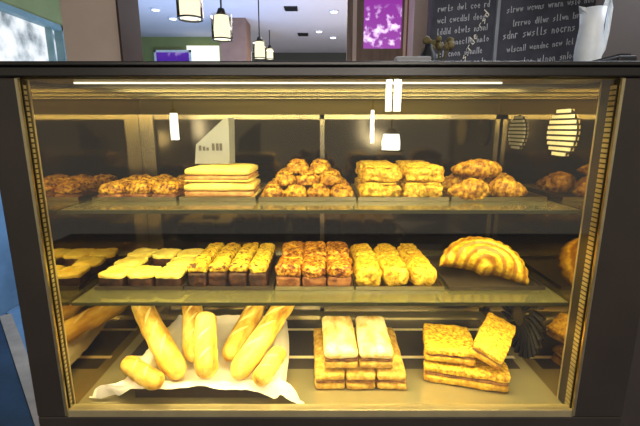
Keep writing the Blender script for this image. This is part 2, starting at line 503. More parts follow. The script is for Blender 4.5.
# left wall with the window
XL = -2.6
wy0, wy1 = 2.6, 4.35
wz0, wz1 = 1.2, 2.50
bm = box(XL - 0.1, XL, -1.0, wy0, 1.1, ZC)
box(XL - 0.1, XL, wy1, 6.0, 1.1, ZC, bm); box(XL - 0.1, XL, wy0, wy1, 1.1, wz0, bm); box(XL - 0.1, XL, wy0, wy1, wz1, ZC, bm)
struct('wall_left', bm, M['green'], 'green wall surrounding the bright street window at left', 'wall')
struct('wall_left_lower', box(XL - 0.1, XL, -1.0, 6.0, 0, 1.1), M['blue_floor'], 'blue lower part of the wall at far left', 'wall')
wroot = obj('window_1', box(XL - 0.09, XL - 0.07, wy0, wy1, wz0, wz1), M['outside'])
wroot['kind'] = 'structure'; wroot['label'] = 'bright street window in the green wall at far left'; wroot['category'] = 'window'
fb = box(XL - 0.06, XL + 0.02, wy1 - 0.06, wy1, wz0, wz1)
box(XL - 0.06, XL + 0.02, wy0, wy0 + 0.05, wz0, wz1, fb); box(XL - 0.06, XL + 0.02, wy0, wy1, wz1 - 0.05, wz1, fb)
box(XL - 0.06, XL + 0.02, wy0, wy1, wz0, wz0 + 0.05, fb); box(XL - 0.06, XL + 0.0, wy1 - 0.20, wy1 - 0.18, wz0, wz1, fb)
obj('window_frame', fb, M['winframe'], wroot)

# near pillar: pale front, dark brown side
pl, pr = P(63, 30, 2.4), P(119, 30, 2.4)
struct('pillar', box(pl.x, pr.x, 2.4, 2.64, 0, ZC), M['beige'], 'wide beige plaster pillar with a dark brown side, left of the hanging lamps', 'pillar')
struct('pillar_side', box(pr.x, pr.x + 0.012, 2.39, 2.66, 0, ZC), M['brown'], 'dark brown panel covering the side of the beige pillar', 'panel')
cl, cr = P(220, 40, 5.0), P(246, 40, 5.0)
struct('column', box(cl.x, cr.x, 5.0, 5.35, 0, ZC), M['column'], 'narrow brown column behind the second hanging lamp', 'column')
pp = P(600, 30, 1.75)
struct('pillar_right', box(pp.x, pp.x + 0.7, 1.75, 1.80, 0, ZC), M['darkpillar'], 'dark brown pillar rising behind the right end of the case', 'pillar')

# far windows and television
a, b = P(188, 60, 5.98), P(219, 46, 5.98)
o = struct('window_2', box(a.x, b.x, 5.95, 5.99, 1.6, b.z), M['whitewin'], 'overexposed white window on the far green wall beside the television', 'window')
a, b = P(246, 60, 7.15), P(251, 45, 7.15)
struct('window_3', box(a.x, b.x, 7.14, 7.18, 1.6, b.z), M['whitewin'], 'thin bright window slit just right of the brown column', 'window')
a, b = P(154, 66, 5.9), P(190, 49.5, 5.9)
tv = thing('television', 'television showing a purple picture on the far green wall', 'television', ((a.x + b.x) / 2, 5.93, a.z))
w_ = b.x - a.x; h_ = b.z - a.z
fb = box(-w_ / 2, w_ / 2, 0, 0.03, 0, 0.03); box(-w_ / 2, w_ / 2, 0, 0.03, h_ - 0.03, h_, fb)
box(-w_ / 2, -w_ / 2 + 0.03, 0, 0.03, 0, h_, fb); box(w_ / 2 - 0.03, w_ / 2, 0, 0.03, 0, h_, fb)
obj('bezel', fb, M['white_plastic'], tv)
obj('screen', box(-w_ / 2 + 0.03, w_ / 2 - 0.03, 0.006, 0.02, 0.03, h_ - 0.03), M['tv'], tv)

# purple back-lit window in a wooden frame
YP = 3.5
a, b = P(363, 49, YP), P(404, -30, YP)
lp = thing('backlit_panel', 'glowing purple window with pale flecks in a brown wooden frame', 'panel', ((a.x + b.x) / 2, YP, 0))
hw = (b.x - a.x) / 2
obj('glowing_pane', box(-hw, hw, 0.02, 0.04, a.z, ZC - 0.01), M['purple'], lp)
x346 = P(347, 30, YP).x - lp.location.x; x412 = P(414, 30, YP).x - lp.location.x
fb = box(x346, -hw, -0.02, 0.06, 0.0, ZC - 0.01); box(hw, x412, -0.02, 0.06, 0, ZC - 0.01, fb); box(-hw, hw, -0.02, 0.06, 0, a.z, fb)
obj('wooden_frame', fb, M['wood'], lp)
fb = box(x346 + 0.045, x346 + 0.075, -0.045, -0.02, 0, ZC - 0.01); box(hw + 0.012, hw + 0.03, -0.045, -0.02, 0, ZC - 0.01, fb)
obj('frame_moulding', fb, M['beige'], lp)
# beige column and chalkboard wall
a, b = P(414, 20, 3.2), P(436, 20, 3.2)
struct('column_beige', box(a.x, b.x, 3.2, 3.4, 0, ZC), M['beige'], 'pale beige column between the purple window and chalkboard', 'column')
YB = 2.6
bx0 = P(433, 30, YB).x; bx1 = bx0 + 1.75
struct('wall_right', box(bx0, 3.4, YB + 0.05, YB + 0.15, 0, ZC), M['darkpillar'], 'dark wall carrying the chalkboard behind the case', 'wall')
cb = thing('chalkboard', 'big dark slate chalkboard covered in white handwriting', 'chalkboard', (bx0, YB, 0))
BZ0, BZ1 = 1.55, 2.70
obj('board', box(0.0, bx1 - bx0, 0.02, 0.045, BZ0, BZ1), M['slate'], cb)
xd = P(497, 30, YB).x - bx0
fb = box(xd - 0.010, xd + 0.010, 0.0, 0.02, BZ0, BZ1); box(0, bx1 - bx0, 0.0, 0.02, BZ0 - 0.02, BZ0, fb)
obj('board_frame', fb, M['board_frame'], cb)
# handwriting: rows of joined chalk strokes
GLYPHS = [
    [(0.1, 0.0), (0.1, 1.0)], [(0.0, 0.3), (0.25, 0.6), (0.5, 0.3), (0.25, 0.0), (0.0, 0.3)],
    [(0.0, 0.0), (0.0, 0.55), (0.3, 0.5), (0.4, 0.0)], [(0.0, 0.3), (0.45, 0.35), (0.25, 0.6), (0.0, 0.3), (0.2, 0.0), (0.45, 0.1)],
    [(0.2, 1.0), (0.2, 0.0), (0.4, 0.05)], [(0.0, 0.6), (0.15, 0.0), (0.3, 0.5), (0.45, 0.0), (0.6, 0.6)],
    [(0.45, 0.5), (0.2, 0.6), (0.0, 0.3), (0.2, 0.0), (0.45, 0.1)], [(0.4, 0.55), (0.0, 0.45), (0.4, 0.2), (0.0, 0.0)],
    [(0.0, 0.0), (0.0, 0.6), (0.35, 0.55)], [(0.45, 1.0), (0.45, 0.0), (0.1, 0.1), (0.1, 0.5), (0.45, 0.5)]]
def scribble(rows, bm, seed):
    rnd = random.Random(seed)
    for x, z, length, size, slope in rows:
        cx = 0.0; left = rnd.randint(3, 7)
        while cx < length:
            g = rnd.choice(GLYPHS)
            pts = [Vector((x + cx + gx * size * 0.75, 0.018, z + (cx + gx * size * 0.75) * slope + gz * size)) for gx, gz in g]
            for p, q in zip(pts, pts[1:]):
                d = q - p
                n = Vector((-d.z, 0, d.x)).normalized() * 0.0024
                e = d.normalized() * 0.0015
                bm.faces.new([bm.verts.new(v) for v in (p + n - e, p - n - e, q - n + e, q + n + e)])
            cx += size * (max(gx for gx, gz in g) * 0.75 + 0.22)
            left -= 1
            if left == 0:
                cx += size * 0.6; left = rnd.randint(3, 7)
    return bm
rows = []
for k in range(6):
    rows.append((0.03, 1.86 + 0.065 * k, xd - 0.08, 0.035, 0.10))
for k, (dx, ln, sz) in enumerate([(0.14, 0.44, 0.04), (0.08, 0.40, 0.035), (0.05, 0.50, 0.045), (0.10, 0.44, 0.035), (0.06, 0.5, 0.035)]):
    rows.append((xd + dx, 1.88 + 0.075 * k, ln, sz, 0.12))
obj('chalk_lettering', scribble(rows, bmesh.new(), 5), M['chalk'], cb)
big = scribble([(0, 0, 0.26, 0.05, 0)], bmesh.new(), 11)
for v in big.verts:
    x, z = v.co.x, v.co.z
    v.co.x = 0.20 + x * 0.55 - z * 0.6; v.co.z = 1.88 + x * 1.15 + z * 0.55
obj('chalk_lettering', big, M['cream_slat'], cb)

# hanging lamps
def pendant(loc, r, h, label, top, lit, group, glass=True):
    t = thing('pendant_lamp', label, 'lamp', loc, 0, group)
    obj('inner_shade', lathe([(r * 0.74, 0), (r * 0.78, h * 0.5), (r * 0.66, h)], 24), lit, t, True)
    if glass:
        obj('outer_glass', cyl((0, 0, -0.004), (0, 0, h * 1.04), r, seg=28, caps=False), M['smoke_glass'], t, True)
    obj('bottom_ring', lathe([(r * 1.01, -0.008), (r * 1.01, 0.0), (r * 0.93, 0.0), (r * 0.93, -0.008), (r * 1.01, -0.008)], 28, None), M['top_steel'], t)
    obj('cap', lathe([(r * 0.5, h * 1.04), (r * 0.3, h * 1.04 + 0.04)], 16), M['top_steel'], t, True)
    obj('cord', cyl((0, 0, h * 1.04 + 0.04), (0, 0, top - loc[2] - 0.002), 0.006, seg=8), M['black'], t)
    return t
GL = 'glowing lamps hanging in a row behind the case'
for px, pyb, pyt, Y, lab in [(190.5, 18, -14, 2.15, 'glowing pendant lamp cut by the top of the photo, nearest and largest of the row'),
                             (222.5, 39, 16, 2.9, 'glowing pendant lamp hanging in front of the narrow brown column'),
                             (260, 58, 42, 4.0, 'glowing pendant lamp just right of the brown column'),
                             (270, 59, 49, 5.6, 'smallest and farthest pendant lamp of the row')]:
    p = P(px, pyb, Y); q = P(px, pyt, Y)
    pendant((p.x, Y, p.z), {2.15: 0.064, 2.9: 0.070, 4.0: 0.062, 5.6: 0.055}[Y], q.z - p.z, lab, ZC, M['shade'], GL)
GR = 'lamps mirrored in the front glass'
def lamp_behind(px, pyb, pyt, Yv, r, lab):
    p = P(px, pyb, Yv); q = P(px, pyt, Yv)
    pendant((p.x, 1.6 - Yv, p.z), r, q.z - p.z, lab, ZC, M['mirrored_lamp'], GR, False)
lamp_behind(391, 150, 134, 3.4, 0.10, 'lamp mirrored in the glass above the flaky pastries, low square one')
lamp_behind(393, 112, 62, 4.2, 0.105, 'tall bright lamp mirrored across the top of the front glass')
lamp_behind(372, 143, 110, 4.6, 0.030, 'very slim lamp mirrored in the glass left of the square one')
lamp_behind(175, 140, 113, 5.0, 0.065, 'slim lamp mirrored in the glass above the upper left tray')

# ceiling spotlights
def spot(px, py, lab):
    v = (213 - py) / FPX
    e = math.atan(v) - TH
    Y = (ZC - EYE) / math.tan(e)
    p = P(px, py, Y)
    t = thing('ceiling_spotlight', lab, 'ceiling light', (p.x, p.y, ZC - 0.012), 0, 'small ceiling spotlights')
    obj('rim', lathe([(0.055, 0.0), (0.055, 0.012), (0.04, 0.012), (0.04, 0.0)], 20), M['white_plastic'], t, True)
    obj('lens', lathe([(0.038, -0.002), (0.038, 0.008)], 20), M['spot'], t)
for px, py, lab in [(155.5, 9, 'ceiling spotlight nearest the beige pillar'), (173, 18, 'ceiling spotlight to the left of the largest pendant lamp'),
                    (334, 11, 'upper ceiling spotlight beside the wooden frame'), (333, 37, 'lower ceiling spotlight beside the wooden frame'),
                    (319, 31, 'ceiling spotlight left of the lower pair by the wooden frame')]:
    spot(px, py, lab)
def ceil_vent(px, py, lab):
    v = (213 - py) / FPX
    Y = (ZC - EYE) / math.tan(math.atan(v) - TH)
    p = P(px, py, Y)
    bm = box(-0.07, 0.07, -0.07, 0.07, 0, 0.012)
    for k in range(4):
        box(-0.06, 0.06, -0.055 + k * 0.03, -0.035 + k * 0.03, -0.006, 0, bm, 1)
    o = obj('ceiling_vent', bm, [M['top_steel'], M['black']], None, False, (p.x, p.y, ZC - 0.012))
    tag(o, lab, 'vent')
ceil_vent(291, 8, 'square dark ceiling vent at the upper middle')
ceil_vent(303, 34, 'dark ceiling vent above the dim far wall')

# ------------------------------------------------------------------ the display case
XI0, XI1 = -0.575, 0.575
XO0, XO1 = -0.645, 0.692
YF, YK = 0.80, 1.33
ZO0, ZO1 = 0.865, 1.592
ZTOP = 1.622
case = thing('display_case', 'big dark framed glass bakery case with three lit levels of pastry', 'display case', (0, 0, 0))
obj('base_cabinet', box(XO0, XO1, YF - 0.004, YK + 0.02, 0.0, 0.855, bev=0.004), M['frame'], case)
obj('side_frame', box(XO0, XI0 - 0.004, YF - 0.004, YK + 0.02, 0.855, 1.5935, bev=0.003), M['frame'], case)
obj('side_frame', box(XI1 + 0.004, XO1, YF - 0.004, YK + 0.02, 0.855, 1.5935, bev=0.003), M['frame'], case)
obj('top_panel', box(XO0, XO1, YF - 0.008, YK + 0.02, 1.5945, ZTOP - 0.008, bev=0.003), M['top_steel'], case)
obj('top_trim', box(XO0 - 0.004, XO1 + 0.004, YF - 0.014, YK + 0.02, ZTOP - 0.008, ZTOP, bev=0.002), M['top_steel'], case)
obj('inner_ceiling', box(XI0, XI1, YF + 0.01, YK, 1.5925, 1.594), M['ceiling_steel'], case)
bm = bmesh.new()
for y, w in ((0.90, 0.012), (1.0, 0.02), (1.12, 0.012), (1.22, 0.02)):
    box(XI0, XI1, y, y + w, 1.584, 1.5922, bm)
obj('ceiling_rail', bm, M['door_frame'], case)
# polished side panels
obj('side_panel', box(XI0 - 0.004, XI0, YF + 0.002, YK, 0.855, 1.594), M['side_mirror'], case)
obj('side_panel', box(XI1, XI1 + 0.004, YF + 0.002, YK, 0.855, 1.594), M['side_mirror'], case)
# slotted uprights at the front corners
def standard(xw, sgn, y0, y1):
    """dark upright against the side panel, one row of bright slots and a bright inner lip"""
    t = 0.004
    xa, xb = sorted((xw, xw + sgn * t))
    bm = box(xa, xb, y0, y1, ZO0, ZO1)
    xi = xw + sgn * t
    f0, f1 = sorted((xi, xi + sgn * 0.0012))
    n = 70
    wd = (y1 - y0) * 0.34
    for k in range(n):
        z = ZO0 + 0.008 + k * (ZO1 - ZO0 - 0.016) / n
        box(f0, f1, y0 + 0.002, y0 + 0.002 + wd, z, z + 0.0068, bm, 1)
    box(f0, f1, y1 - 0.004, y1, ZO0, ZO1, bm, 1)
    return obj('slotted_upright', bm, [M['upright_dark'], M['upright_bright']], case)
standard(XI0, 1, YF + 0.001, YF + 0.021)
standard(XI1, -1, YF + 0.001, YF + 0.050)
# sill, pane, light tube
obj('front_sill', box(XI0, XI1, YF - 0.006, YF + 0.016, 0.8555, 0.8745, bev=0.002), M['upright_bright'], case)
obj('pane_edge_trim', box(XI0 - 0.003, XI0 + 0.003, YF - 0.008, YF - 0.002, 0.86, ZO1), M['trim_steel'], case)
obj('pane_edge_trim', box(XI1 - 0.003, XI1 + 0.003, YF - 0.008, YF - 0.002, 0.86, ZO1), M['trim_steel'], case)
bm = bmesh.new()
vs = [bm.verts.new(v) for v in ((XI0, YF + 0.006, 0.874), (XI1, YF + 0.006, 0.874), (XI1, YF + 0.006, ZO1), (XI0, YF + 0.006, ZO1))]
bm.faces.new(vs)
fgl = obj('front_glass', bm, M['pane'], case)
if fgl.data.polygons[0].normal.y > 0:
    fgl.data.flip_normals()
obj('light_tube', cyl((P(74, 82, 0.84).x, 0.84, 1.5885), (P(502, 82, 0.84).x, 0.84, 1.5885), 0.0020, seg=10), M['tube'], case)
# floor of the case
obj('case_floor', box(XI0, XI1, YF + 0.018, YK, 0.8555, 0.8598), M['floor_steel'], case)
obj('floor_plate', box(XI0 + 0.03, XI1 - 0.03, 0.975, 1.26, 0.8598, 0.8601), M['floor_dark'], case)
for y in (1.025, 1.185):
    obj('floor_rail', box(XI0 + 0.02, XI1 - 0.02, y, y + 0.013, 0.8601, 0.8604), M['inlay'], case)
# back: top rail, sliding doors, bottom rail, corner posts
obj('back_rail', box(XI0, XI1, YK - 0.01, YK, 1.542, 1.592), M['ceiling_steel'], case)
obj('back_wall', box(XI0, XI1, YK + 0.001, YK + 0.006, 0.86, 1.59), M['slot'], case)
def back_door(x0, x1, y):
    d = obj('sliding_door', box(x0, x1, y, y + 0.004, 0.872, 1.541), M['door_glass'], case)
    fb = bmesh.new()
    for q in ((x0, x0 + 0.014), (x1 - 0.014, x1)):
        box(q[0], q[1], y - 0.006, y, 0.872, 1.541, fb)
    box(x0, x1, y - 0.006, y, 1.527, 1.541, fb); box(x0, x1, y - 0.006, y, 0.872, 0.886, fb)
    obj('door_frame', fb, M['door_frame'], d)
back_door(XI0 + 0.03, 0.03, YK - 0.012)
back_door(0.0, XI1 - 0.005, YK - 0.026)
obj('corner_post', box(XI0 + 0.001, XI0 + 0.045, YK - 0.03, YK - 0.02, 0.862, 1.541), M['door_frame'], case)

# shelves
ZU, ZM, ZB = 1.324, 1.108, 0.8605
def shelf(z, yf):
    s = obj('glass_shelf', box(XI0 + 0.004, XI1 - 0.004, yf, 1.255, z - 0.008, z), M['shelf_glass'], case)
    obj('shelf_edge', box(XI0 + 0.004, XI1 - 0.004, yf - 0.0015, yf - 0.0003, z - 0.0085, z - 0.001), M['shelf_edge'], s)
    for x in (XI0 + 0.006, XI1 - 0.02):
        obj('shelf_bracket', box(x, x + 0.014, yf + 0.03, 1.25, z - 0.020, z - 0.0085), M['door_frame'], s)
shelf(ZU, 0.862)
shelf(ZM, 0.858)

# round slotted vents and the fan guard on the right-hand side panel
def vent(y, z, r, m):
    bm = bmesh.new()
    n = 9
    for k in range(n):
        zz = -r + (k + 0.5) * 2 * r / n
        hw_ = math.sqrt(max(0, r * r - zz * zz))
        box(XI1 - 0.006, XI1 - 0.002, y - hw_, y + hw_, z + zz - r / n * 0.62, z + zz + r / n * 0.62, bm)
    v = obj('air_vent', bm, m, case)
    bb = cyl((XI1 - 0.002, y, z), (XI1 - 0.0004, y, z), r * 1.02, seg=32)
    obj('vent_backing', bb, M['slot'], v)
vent(0.967, 1.489, 0.056, M['cream_slat'])
vent(1.185, 1.487, 0.048, M['dim_cream_slat'])
fy, fz, fr = 1.06, 0.975, 0.115
bm = bmesh.new()
for k in range(26):
    a = 2 * math.pi * k / 26
    b2 = a + 0.35
    p0 = Vector((XI1 - 0.004, fy + 0.03 * math.cos(a), fz + 0.03 * math.sin(a)))
    p1 = Vector((XI1 - 0.004, fy + fr * 0.62 * math.cos(a + 0.12), fz + fr * 0.62 * math.sin(a + 0.12)))
    p2 = Vector((XI1 - 0.004, fy + fr * math.cos(b2), fz + fr * math.sin(b2)))
    cyl(p0, p1, 0.0022, 0.0042, 6, bm); cyl(p1, p2, 0.0042, 0.0050, 6, bm)
fg = obj('fan_guard', bm, M['slot'], case)
obj('guard_hub', cyl((XI1 - 0.008, fy, fz), (XI1 - 0.0005, fy, fz), 0.03, seg=20), M['door_frame'], fg)

# ------------------------------------------------------------------ trays
def tray(x0, x1, y0, y1, z, label, m='tray', h=0.010, name='serving_tray', group='thin steel trays on the glass shelves'):
    t = thing(name, label, 'tray', ((x0 + x1) / 2, (y0 + y1) / 2, z + 0.0006), 0, group)
    w, d = (x1 - x0) / 2, (y1 - y0) / 2
    obj('tray_base', box(-w, w, -d, d, 0, 0.002), M[m], t)
    rb = bmesh.new()
    box(-w, w, -d, -d + 0.003, 0.002, h, rb); box(-w, w, d - 0.003, d, 0.002, h, rb)
    box(-w, -w + 0.003, -d + 0.003, d - 0.003, 0.002, h, rb); box(w - 0.003, w, -d + 0.003, d - 0.003, 0.002, h, rb)
    obj('tray_rim', rb, M[m], t)
    return t
TO = 0.0028  # tray floor above shelf


def food(name, label, cat, parts, loc, rot=(0, 0, 0), group=None):
    """parts: list of (name, bmesh, material, z offset); the first is the body"""
    t = thing(name, label, cat, loc, 0, group)
    t.rotation_euler = rot
    for n, bm, m, dz in parts:
        obj(n, bm, M[m], t, True, (0, 0, dz))
    return t


FB = ['front', 'back']
ORD = ['first', 'second', 'third', 'fourth']

# upper shelf ------------------------------------------------------------
YT0, YT1 = 0.965, 1.20
tray(-0.558, -0.352, YT0, YT1, ZU, 'thin tray under the caramel nut pastries at the left of the upper shelf')
sd = 1
for r in range(3):
    for c in range(3):
        sd += 1
        food('nut_pastry', 'knobbly nut pastry, %s in the %s row of the upper left tray' % (['leftmost', 'centre one', 'rightmost'][c], ['front', 'middle', 'back'][r]), 'pastry',
             [('pastry_base', slab(0.060, 0.066, 0.014, 0.006, sd, 0.001, 50, 6), 'nut_dark', 0),
              ('nut_topping', lump(0.032, 0.036, 0.026 + 0.004 * random.random(), sd, 0.0055, 70, 2.4, 4), 'nut', 0.0125)],
             (-0.521 + c * 0.067, 1.007 + r * 0.075, ZU + TO), (0, 0, random.uniform(-0.15, 0.15)), 'nut pastries on the upper left tray')

tray(-0.345, -0.158, YT0, YT1, ZU, 'thin tray under the stacked white bread sandwiches on the upper shelf')
def sandwich(name, label, w, d, hb, ht, hf, loc, rot, group, crust='sandwich', fill='ham', seed=0):
    return food(name, label, 'sandwich',
                [('bottom_slice', slab(w, d, hb, hb * 0.45, seed, 0.0012, 30), crust, 0),
                 ('filling', slab(w * 0.975, d * 0.985, hf, hf * 0.3, seed + 1, 0.0012, 90), fill, hb),
                 ('top_slice', slab(w, d, ht, ht * 0.48, seed + 2, 0.0012, 30, dome=0.004), crust, hb + hf)], loc, rot, group)
sx, sy = -0.252, 1.05
sandwich('sandwich', 'white bread sandwich at the bottom of the two under the grey card', 0.174, 0.15, 0.006, 0.017, 0.014, (sx, sy, ZU + TO), (0, 0, 0.02), 'white bread sandwiches on the upper shelf', seed=3)
sandwich('sandwich', 'white bread sandwich on top of its stack, the grey card standing on it', 0.164, 0.14, 0.005, 0.019, 0.010, (sx - 0.002, sy + 0.006, ZU + TO + 0.0420), (0, 0, -0.04), 'white bread sandwiches on the upper shelf', seed=8)
# wedge-shaped card
zc_ = ZU + TO + 0.0420 + 0.0405
card = thing('price_card', 'translucent grey wedge-shaped card standing on the sandwich stack', 'card', (sx, sy, zc_))
pts = [P(197, 173, 1.05), P(231, 173, 1.05), P(230, 128, 1.05), P(225, 129, 1.05), P(198, 154, 1.05)]
pts = [(p.x - sx, p.z - zc_) for p in pts]
mn = min(p[1] for p in pts)
bm = bmesh.new()
fr_ = [bm.verts.new((x, -0.012, z - mn)) for x, z in pts]; bk = [bm.verts.new((x + 0.006, 0.03, z - mn)) for x, z in pts]
bm.faces.new(fr_); bm.faces.new(bk[::-1])
for i in range(5):
    j = (i + 1) % 5; bm.faces.new((fr_[i], bk[i], bk[j], fr_[j]))
mc, nt, bs = new_mat('frosted_card')
bs.inputs['Base Color'].default_value = (0.36, 0.38, 0.40, 1); bs.inputs['Roughness'].default_value = 0.4
bs.inputs['Alpha'].default_value = 0.62
M['card'] = mc
obj('card_panel', bm, mc, card)
bm = bmesh.new()
for k, (x, h) in enumerate([(201, 5), (205, 4), (208.5, 3), (214, 7), (218, 7), (221.5, 7)]):
    a = P(x, 160, 1.05); b = P(x + 2.2, 160 - h, 1.05)
    box(a.x - sx, b.x - sx, -0.0135, -0.0125, a.z - zc_ - mn, b.z - zc_ - mn, bm)
obj('printed_marks', bm, M['print'], card)

tray(-0.150, 0.088, YT0, YT1, ZU, 'thin tray under the heap of caramel pastries on the upper shelf')
GC = 'caramel pastries heaped on the upper shelf'
heap = []
for r in range(3):
    for c in range(4):
        heap.append((-0.118 + c * 0.0575, 1.000 + r * 0.066, 0.0, 'bottom layer, %s row, %s from the left' % (['front', 'middle', 'back'][r], ORD[c])))
for r in range(2):
    for c in range(3):
        heap.append((-0.090 + c * 0.0580, 1.030 + r * 0.066, 0.030, 'second layer, %s row, %s from the left' % (FB[r], ORD[c])))
for c in range(2):
    heap.append((-0.060 + c * 0.060, 1.066, 0.057, 'topmost of the heap, %s one' % ['left', 'right'][c]))
for i, (x, y, z, w) in enumerate(heap):
    food('caramel_pastry', 'knotted caramel pastry, %s' % w, 'pastry',
         [('pastry_body', lump(0.0275, 0.030, 0.031, 40 + i, 0.007, 60, 2.2, 4), 'crust_brown', 0),
          ('nut_crumbs', lump(0.019, 0.020, 0.010, 70 + i, 0.005, 90, 2.0, 3), 'nut', 0.025)],
         (x, y, ZU + TO + z), (0, 0, random.uniform(0, 6)), GC)

tray(0.094, 0.316, YT0, YT1, ZU, 'thin tray under the flaky square pastries on the upper shelf')
GF = 'flaky square pastries on the upper shelf'
for r in range(2):
    for c in range(2):
        for lv in range(2):
            sd += 1
            food('flaky_pastry', 'flaky golden square pastry, %s layer, %s %s of the block on the upper shelf' % (['bottom', 'top'][lv], FB[r], ['left', 'right'][c]), 'pastry',
                 [('pastry_body', slab(0.097 - 0.003 * lv, 0.098, 0.036, 0.013, sd, 0.0075, 48, 18), 'flaky', 0),
                  ('pastry_glaze', slab(0.080, 0.080, 0.006, 0.003, sd + 5, 0.003, 60, 10), 'pale_cake', 0.0345)],
                 (0.151 + c * 0.106 + (0.004 if lv else 0), 1.025 + r * 0.11 + lv * 0.006, ZU + TO + lv * 0.0405), (0, 0, random.uniform(-0.05, 0.05)), GF)

tray(0.322, 0.556, YT0, YT1, ZU, 'thin tray under the croissants at the right of the upper shelf')
GCR = 'croissants on the upper shelf'
def croissant(lab, x, y, z, rz, span=0.115, R=0.030, s=0):
    food('croissant', lab, 'croissant', [('croissant_body', croissant_bm(span, R, s), 'crust_brown', 0)], (x, y, z), (0, 0, rz), GCR)
croissant('brown croissant at the front left of the croissant tray', 0.370, 1.02, ZU + TO, 0.1, 0.095, 0.031, 1)
croissant('brown croissant turned sideways at the right end of the croissant tray', 0.497, 1.03, ZU + TO, -0.9, 0.088, 0.031, 2)
croissant('brown croissant at the back left of the croissant tray', 0.374, 1.125, ZU + TO, 0.15, 0.10, 0.034, 3)
croissant('brown croissant at the back right of the croissant tray', 0.497, 1.14, ZU + TO, -0.2, 0.095, 0.033, 4)
croissant('brown croissant lying on top of the others on the croissant tray', 0.412, 1.075, ZU + TO + 0.050, -0.1, 0.12, 0.028, 5)

# middle shelf -----------------------------------------------------------
YM0, YM1 = 0.925, 1.17
tray(-0.556, -0.338, YM0, YM1, ZM, 'thin dark tray under the chocolate slices with pale icing', 'tray_dark')
GS = 'chocolate slices with pale icing'
for r in range(3):
    for c in range(3):
        if r == 1 and c == 1:
            continue
        sd += 1
        food('iced_slice', 'chocolate slice with pale yellow icing, %s row, %s' % (['front', 'middle', 'back'][r], ['left end', 'in the middle', 'right end'][c]), 'cake',
             [('chocolate_base', slab(0.062, 0.066, 0.026, 0.005, sd, 0.0020, 50, 7), 'choc', 0),
              ('pale_icing', lump(0.0345, 0.0365, 0.012, sd, 0.0035, 55, 4.5, 4), 'cream', 0.0250)],
             (-0.518 + c * 0.0705, 0.968 + r * 0.076, ZM + TO), (0, 0, -0.12 + random.uniform(-0.12, 0.12)), GS)

tray(-0.334, -0.116, YM0, YM1, ZM, 'thin dark tray under the nut-topped chocolate bars', 'tray_dark')
for c in range(4):
    sd += 1
    food('chocolate_bar_cake', 'long chocolate cake bar with flecked yellow nut topping, %s from the left of four' % ORD[c], 'cake',
         [('chocolate_base', slab(0.0455, 0.215, 0.036, 0.006, sd, 0.003, 45, 14), 'choc', 0),
          ('nut_topping', slab(0.0455, 0.205, 0.020, 0.008, sd, 0.005, 45, 16, dome=0.006), 'stripe_nut', 0.0352)],
         (-0.306 + c * 0.0505, 1.045, ZM + TO), (0, 0, 0.0), 'nut-topped chocolate bars on the middle shelf')

tray(-0.110, 0.083, YM0, YM1, ZM, 'thin tray under the reddish nut slices on the middle shelf')
for r in range(2):
    for c in range(3):
        sd += 1
        food('nut_slice', 'reddish brown nut-crusted slice, %s row, %s from the left of three' % (FB[r], ORD[c]), 'pastry',
             [('slice_base', slab(0.060, 0.108, 0.028, 0.006, sd, 0.003, 45, 10), 'nut_dark', 0),
              ('nut_crust', slab(0.062, 0.112, 0.030, 0.012, sd, 0.006, 45, 16), 'nut_red', 0.0265)],
             (-0.077 + c * 0.0632, 0.988 + r * 0.118, ZM + TO), (0, 0, random.uniform(-0.05, 0.05)), 'reddish nut slices on the middle shelf')

tray(0.088, 0.306, YM0, YM1, ZM, 'thin tray under the pale golden cakes on the middle shelf')
for r in range(2):
    for c in range(3):
        sd += 1
        food('golden_cake', 'pale golden oblong cake, %s row, %s from the left of three' % (FB[r], ORD[c]), 'cake',
             [('cake_body', slab(0.064, 0.110, 0.046 + 0.006 * random.random(), 0.019, sd, 0.0055, 50, 16), 'pale_cake', 0),
              ('sugar_crust', slab(0.040, 0.086, 0.007, 0.0035, sd + 3, 0.003, 60, 10), 'flaky', 0.047)],
             (0.123 + c * 0.0685, 0.988 + r * 0.116, ZM + TO), (0, 0, random.uniform(-0.1, 0.1)), 'pale golden cakes on the middle shelf')

tray(0.318, 0.556, YM0, YM1, ZM, 'thin tray under the big half-moon turnover', 'tray_dark')
tn = food('turnover', 'big glazed half-moon turnover with ringed ridges on the middle shelf', 'pastry',
          [('turnover_body', turnover_bm(0.116, 0.050, 3, 0.98), 'turnover', 0)], (0.430, 1.005, ZM + TO), (math.radians(36), math.radians(8), -0.30))
mtx = Matrix.Translation(tn.location) @ tn.rotation_euler.to_matrix().to_4x4()
tn.location.z += ZM + TO + 0.0006 - min((mtx @ v.co).z for v in tn.children[0].data.vertices)

# bottom level -----------------------------------------------------------
GB = 'baguettes fanned out in the paper-lined tray'
bt = thing('bread_tray', 'low dark tray under the white paper holding the baguettes', 'tray', (-0.285, 1.02, ZB + 0.0006))
obj('tray_base', box(-0.158, 0.158, -0.162, 0.155, 0, 0.003), M['tray_dark'], bt)
rb = bmesh.new()
box(-0.158, 0.158, -0.165, -0.161, 0, 0.030, rb); box(-0.158, 0.158, 0.155, 0.158, 0, 0.024, rb)
box(-0.162, -0.158, -0.165, 0.158, 0, 0.026, rb); box(0.158, 0.162, -0.165, 0.158, 0, 0.026, rb)
obj('tray_rim', rb, M['tray_dark'], bt)

def sstep(a, b, x):
    t = max(0.0, min(1.0, (x - a) / (b - a))); return t * t * (3 - 2 * t)

